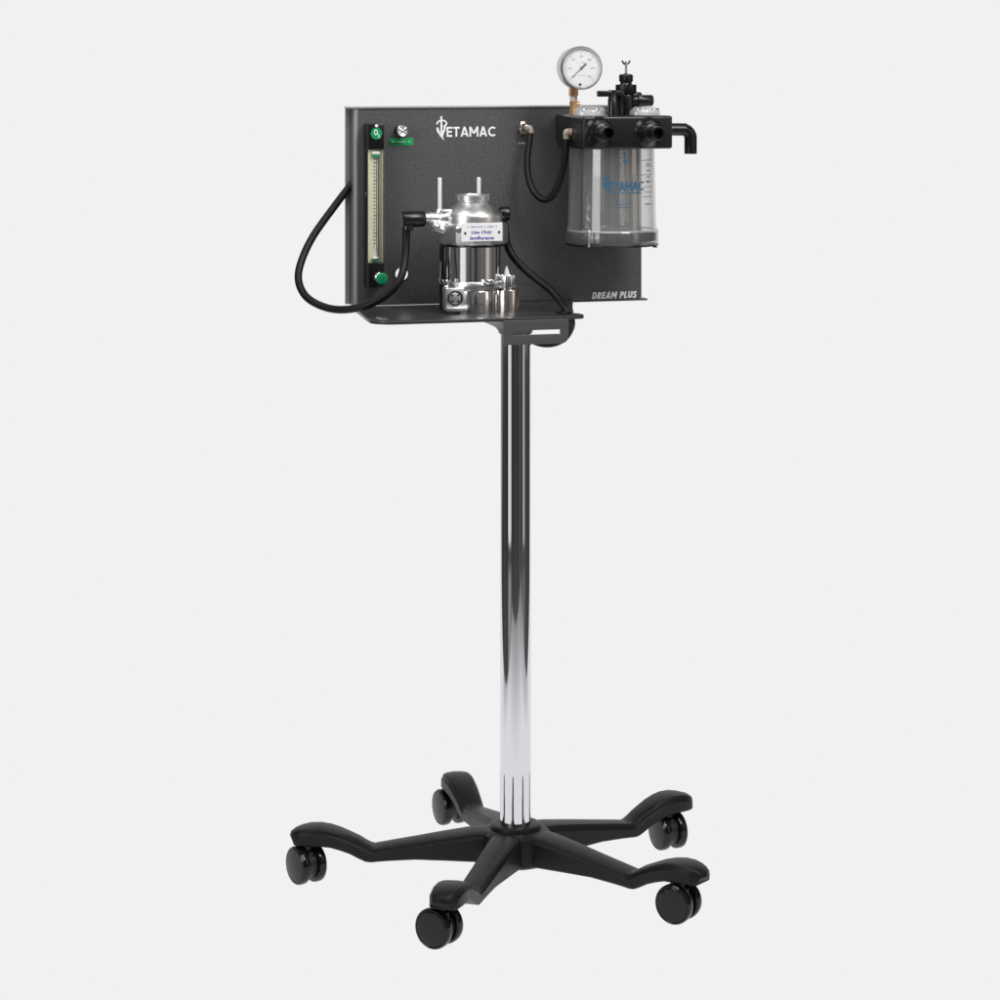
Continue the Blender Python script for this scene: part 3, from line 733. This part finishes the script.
MB().disc(gx-1.6, gz-16.6, 1.25, ap, 14).build('dial_screw', M['hole'], gauge)
MB().lathe([(20.2, 1.9), (14, 2.5), (0, 2.9)], (gx, -gb_, gz), (0, -1, 0), seg=48, caps=False).build('lens', M['lens'], gauge)
bs_ = 55.0
zs = lambda py: Z(py, 573.6, bs_)
sx_ = X(573.6, bs_)
gs = MB(); gs.box((sx_-.2, -bs_, (zs(84)+zs(96))/2), (8.4, 8.4, zs(84)-zs(96)), .8)
gs.lathe([(4.6, zs(115.4)), (4.6, zs(113))], (sx_, -bs_, 0), seg=6); gs.lathe([(4.3, zs(113.5)), (4.3, zs(101.2))], (sx_, -bs_, 0), seg=6)
gs.cyl((sx_+3, -bs_, zs(103.8)), (sx_+6.3, -bs_, zs(103.8)), 2.4)
gs.build('brass_fitting', M['brass'], gauge)
MB().lathe([(3.6, zs(101.6)), (3.9, zs(99)), (3.6, zs(95.6))], (sx_, -bs_, 0), seg=24).build('thread_tape', M['brassl'], gauge)

# ------------------------------------------------------------------ hose fittings
fx_, fz_ = X(525.3, 8), Z(129.3, 525.3, 8)
ff = MB().lathe([(6.0, 0), (6.0, 3), (4.6, 3.4), (4.2, 8), (5.2, 8.4), (5.2, 11.5), (3.4, 12)], (fx_, 0, fz_), (0, -1, 0), seg=6)
ff.lathe([(2.4, 0), (2.8, 1), (2.8, 3), (1.4, 3.8)], (X(523.6, 10), -8, Z(124.2, 524, 10)), (-.2, -1, .3), seg=12)
ft_ = ff.build('gas_fitting', M['nickel'], machine, M_PANEL)
fe = MB(); fe.tube([(fx_+1, -10, fz_), at(529.5, 127.5, 13), at(531.2, 131, 14), at(530.4, 137.5, 14)], 2.7, seg=14, sub=6)
fe.build('elbow', M['beige'], ft_)
pw = MB(); words(pw, X(519.0, .6), X(526.8, .6), Z(143.2, 523, .6), 1.6, flat(.4), 1, 9); pw.build('fine_print', M['ink'], panel)
qf = at(566.4, 133, 62); q2 = at(576, 132, 62)
nf = MB(); nf.tube([at(566.6, 141, 60), at(566.2, 136.5, 60), Vector((qf.x, qf.y, qf.z+1)), Vector((qf.x+4.5, qf.y, qf.z+1.2))], 3.2, seg=16, sub=5)
nfo = nf.build('side_fitting', M['beige'], head)
MB().cyl((qf.x+3.5, qf.y, qf.z+1.2), (qf.x+9, qf.y, qf.z+1.2), 3.9, seg=20, bev=.8).build('fitting_collar', M['pink'], head)

# ------------------------------------------------------------------ hoses
def hose(pts, r, name='hose'):
    return MB().tube([at(*p) for p in pts], r, seg=18, sub=12).build(name, M['rubber'], machine, M_PANEL)
hose([(368, 170, -16), (352, 184, -16), (334, 207, -12), (313, 236.5, -4), (301.5, 261, 6), (298.4, 279, 16), (304, 294, 28), (316, 303.6, 42), (334, 309.3, 58), (354, 308.6, 74), (374, 302.4, 86), (391, 291, 92), (401, 277, 90), (405, 258, 82), (406.2, 240, 77), (406.6, 226, 76)], 3.9)
hose([(505, 224, 65), (505.5, 234, 64), (507.5, 245, 64), (513, 256.5, 68), (524, 268.5, 74), (537.5, 279.5, 84), (549.5, 289, 96), (559, 299.2, 110), (566, 309.5, 125), (570.5, 318, 128), (571.2, 326, 122), (566, 336, 112), (557, 342, 105), (546.5, 343.8, 98), (536, 341.6, 92), (528, 336, 86), (523, 326, 80), (521, 317, 74)], 3.8)
hose([(530.4, 133.5, 14), (529.2, 142, 16), (527.2, 158, 20), (527.8, 174, 25), (531.6, 187.5, 31), (537.5, 196, 37), (544.5, 199.6, 43), (551.5, 196.6, 48), (558, 186, 53), (562.8, 171, 57), (565.6, 155, 60), (566.6, 139, 60)], 3.4)

# ================================================================== surroundings: seamless white sweep, evenly self-glowing
def sheet(name, rows):
    """rows of (y, z, half width[, sideways shift])"""
    bm = bmesh.new(); prev = None
    for y, z, w, *sh in rows:
        r = [bm.verts.new((x*w + (sh[0] if sh else 0), y, z)) for x in (-1, -.5, 0, .5, 1)]
        if prev:
            for k in range(4): bm.faces.new((prev[k], prev[k+1], r[k+1], r[k]))
        prev = r
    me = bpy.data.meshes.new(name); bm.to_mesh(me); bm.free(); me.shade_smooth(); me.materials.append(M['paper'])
    o = bpy.data.objects.new(name, me); COL.objects.link(o); o['kind'] = 'structure'
    return o
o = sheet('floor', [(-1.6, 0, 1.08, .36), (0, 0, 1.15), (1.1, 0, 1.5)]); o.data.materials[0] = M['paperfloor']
o = sheet('studio_floor', [(-7, -.012, 6), (0, -.012, 6), (1.3, -.012, 6)]); o.data.materials[0] = M['darkfloor']
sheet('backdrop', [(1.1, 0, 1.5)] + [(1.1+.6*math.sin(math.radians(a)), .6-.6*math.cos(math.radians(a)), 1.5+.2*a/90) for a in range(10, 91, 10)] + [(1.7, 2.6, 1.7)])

# ------------------------------------------------------------------ light
wd = bpy.data.worlds.new('World'); scene.world = wd; wd.use_nodes = True
wn = wd.node_tree; bg = wn.nodes['Background']; bg.inputs['Strength'].default_value = 1.0
tc = wn.nodes.new('ShaderNodeTexCoord'); mp = wn.nodes.new('ShaderNodeMapping'); mp.inputs['Scale'].default_value = (1, 1, .25)
nz = wn.nodes.new('ShaderNodeTexNoise'); nz.inputs['Scale'].default_value = 3.2; nz.inputs['Detail'].default_value = 2
cr = wn.nodes.new('ShaderNodeValToRGB')
cr.color_ramp.elements[0].position = .36; cr.color_ramp.elements[0].color = (.02, .02, .021, 1)
cr.color_ramp.elements[1].position = .66; cr.color_ramp.elements[1].color = (.21, .205, .20, 1)
wn.links.new(tc.outputs['Generated'], mp.inputs['Vector']); wn.links.new(mp.outputs['Vector'], nz.inputs['Vector'])
wn.links.new(nz.outputs['Fac'], cr.inputs['Fac']); wn.links.new(cr.outputs['Color'], bg.inputs['Color'])
def softbox(name, loc, target, sx, sy, L, col=(1, 1, 1)):
    l = bpy.data.lights.new(name, 'AREA'); l.shape = 'RECTANGLE'; l.size = sx; l.size_y = sy
    l.energy = L*math.pi*sx*sy; l.color = col
    o = bpy.data.objects.new(name, l); COL.objects.link(o); o.location = loc
    o.rotation_euler = (Vector(target)-Vector(loc)).to_track_quat('-Z', 'Y').to_euler()
    return o
def polar(az, dist, z): a = math.radians(az); return (dist*math.sin(a), -dist*math.cos(a), z)     # az from the camera direction, right positive
softbox('softbox_left', polar(-44, 2.3, 1.45), (0, 0, 1.3), .95, 1.15, 4.0)
softbox('softbox_left_low', polar(-44, 2.3, .44), (0, 0, .44), .95, .85, .8)
softbox('softbox_right', polar(64, 2.3, 1.45), (0, 0, 1.3), .5, 1.15, 1.3, (1, .86, .74))
softbox('softbox_right_low', polar(64, 2.3, .44), (0, 0, .44), .62, .85, .45, (1, .92, .84))
softbox('key_softbox', polar(42, 1.75, 2.25), (0, 0, .9), .8, .8, 9.5)
softbox('added_overhead_strip', polar(10, .62, 1.72), (-.05, .05, .82), .9, .28, 6.5)  # extra strip added close above to grade the panel from top to bottom
softbox('top_softbox', polar(-62, 1.1, 2.6), (0, 0, .8), .9, .9, 4)
softbox('top_softbox_right', polar(58, .9, 2.7), (0, 0, .8), .6, .7, 3, (1, .92, .85))

# ------------------------------------------------------------------ camera
cam = bpy.data.cameras.new('Camera'); co = bpy.data.objects.new('Camera', cam); COL.objects.link(co)
co.location = (CX*S, -D*S, HC*S); co.rotation_euler = (math.radians(90), 0, 0)
cam.sensor_width = 36; cam.lens = 36*D/1000; cam.shift_y = -(500-42)/1000; cam.clip_end = 50; cam.clip_start = .05
scene.camera = co
scene.view_settings.view_transform = 'Standard'; scene.view_settings.look = 'None'
scene.view_settings.exposure = 0; scene.view_settings.gamma = 1
scene.cycles.use_denoising = True
scene.cycles.transparent_max_bounces = 24; scene.cycles.max_bounces = 12
scene.cycles.caustics_reflective = False
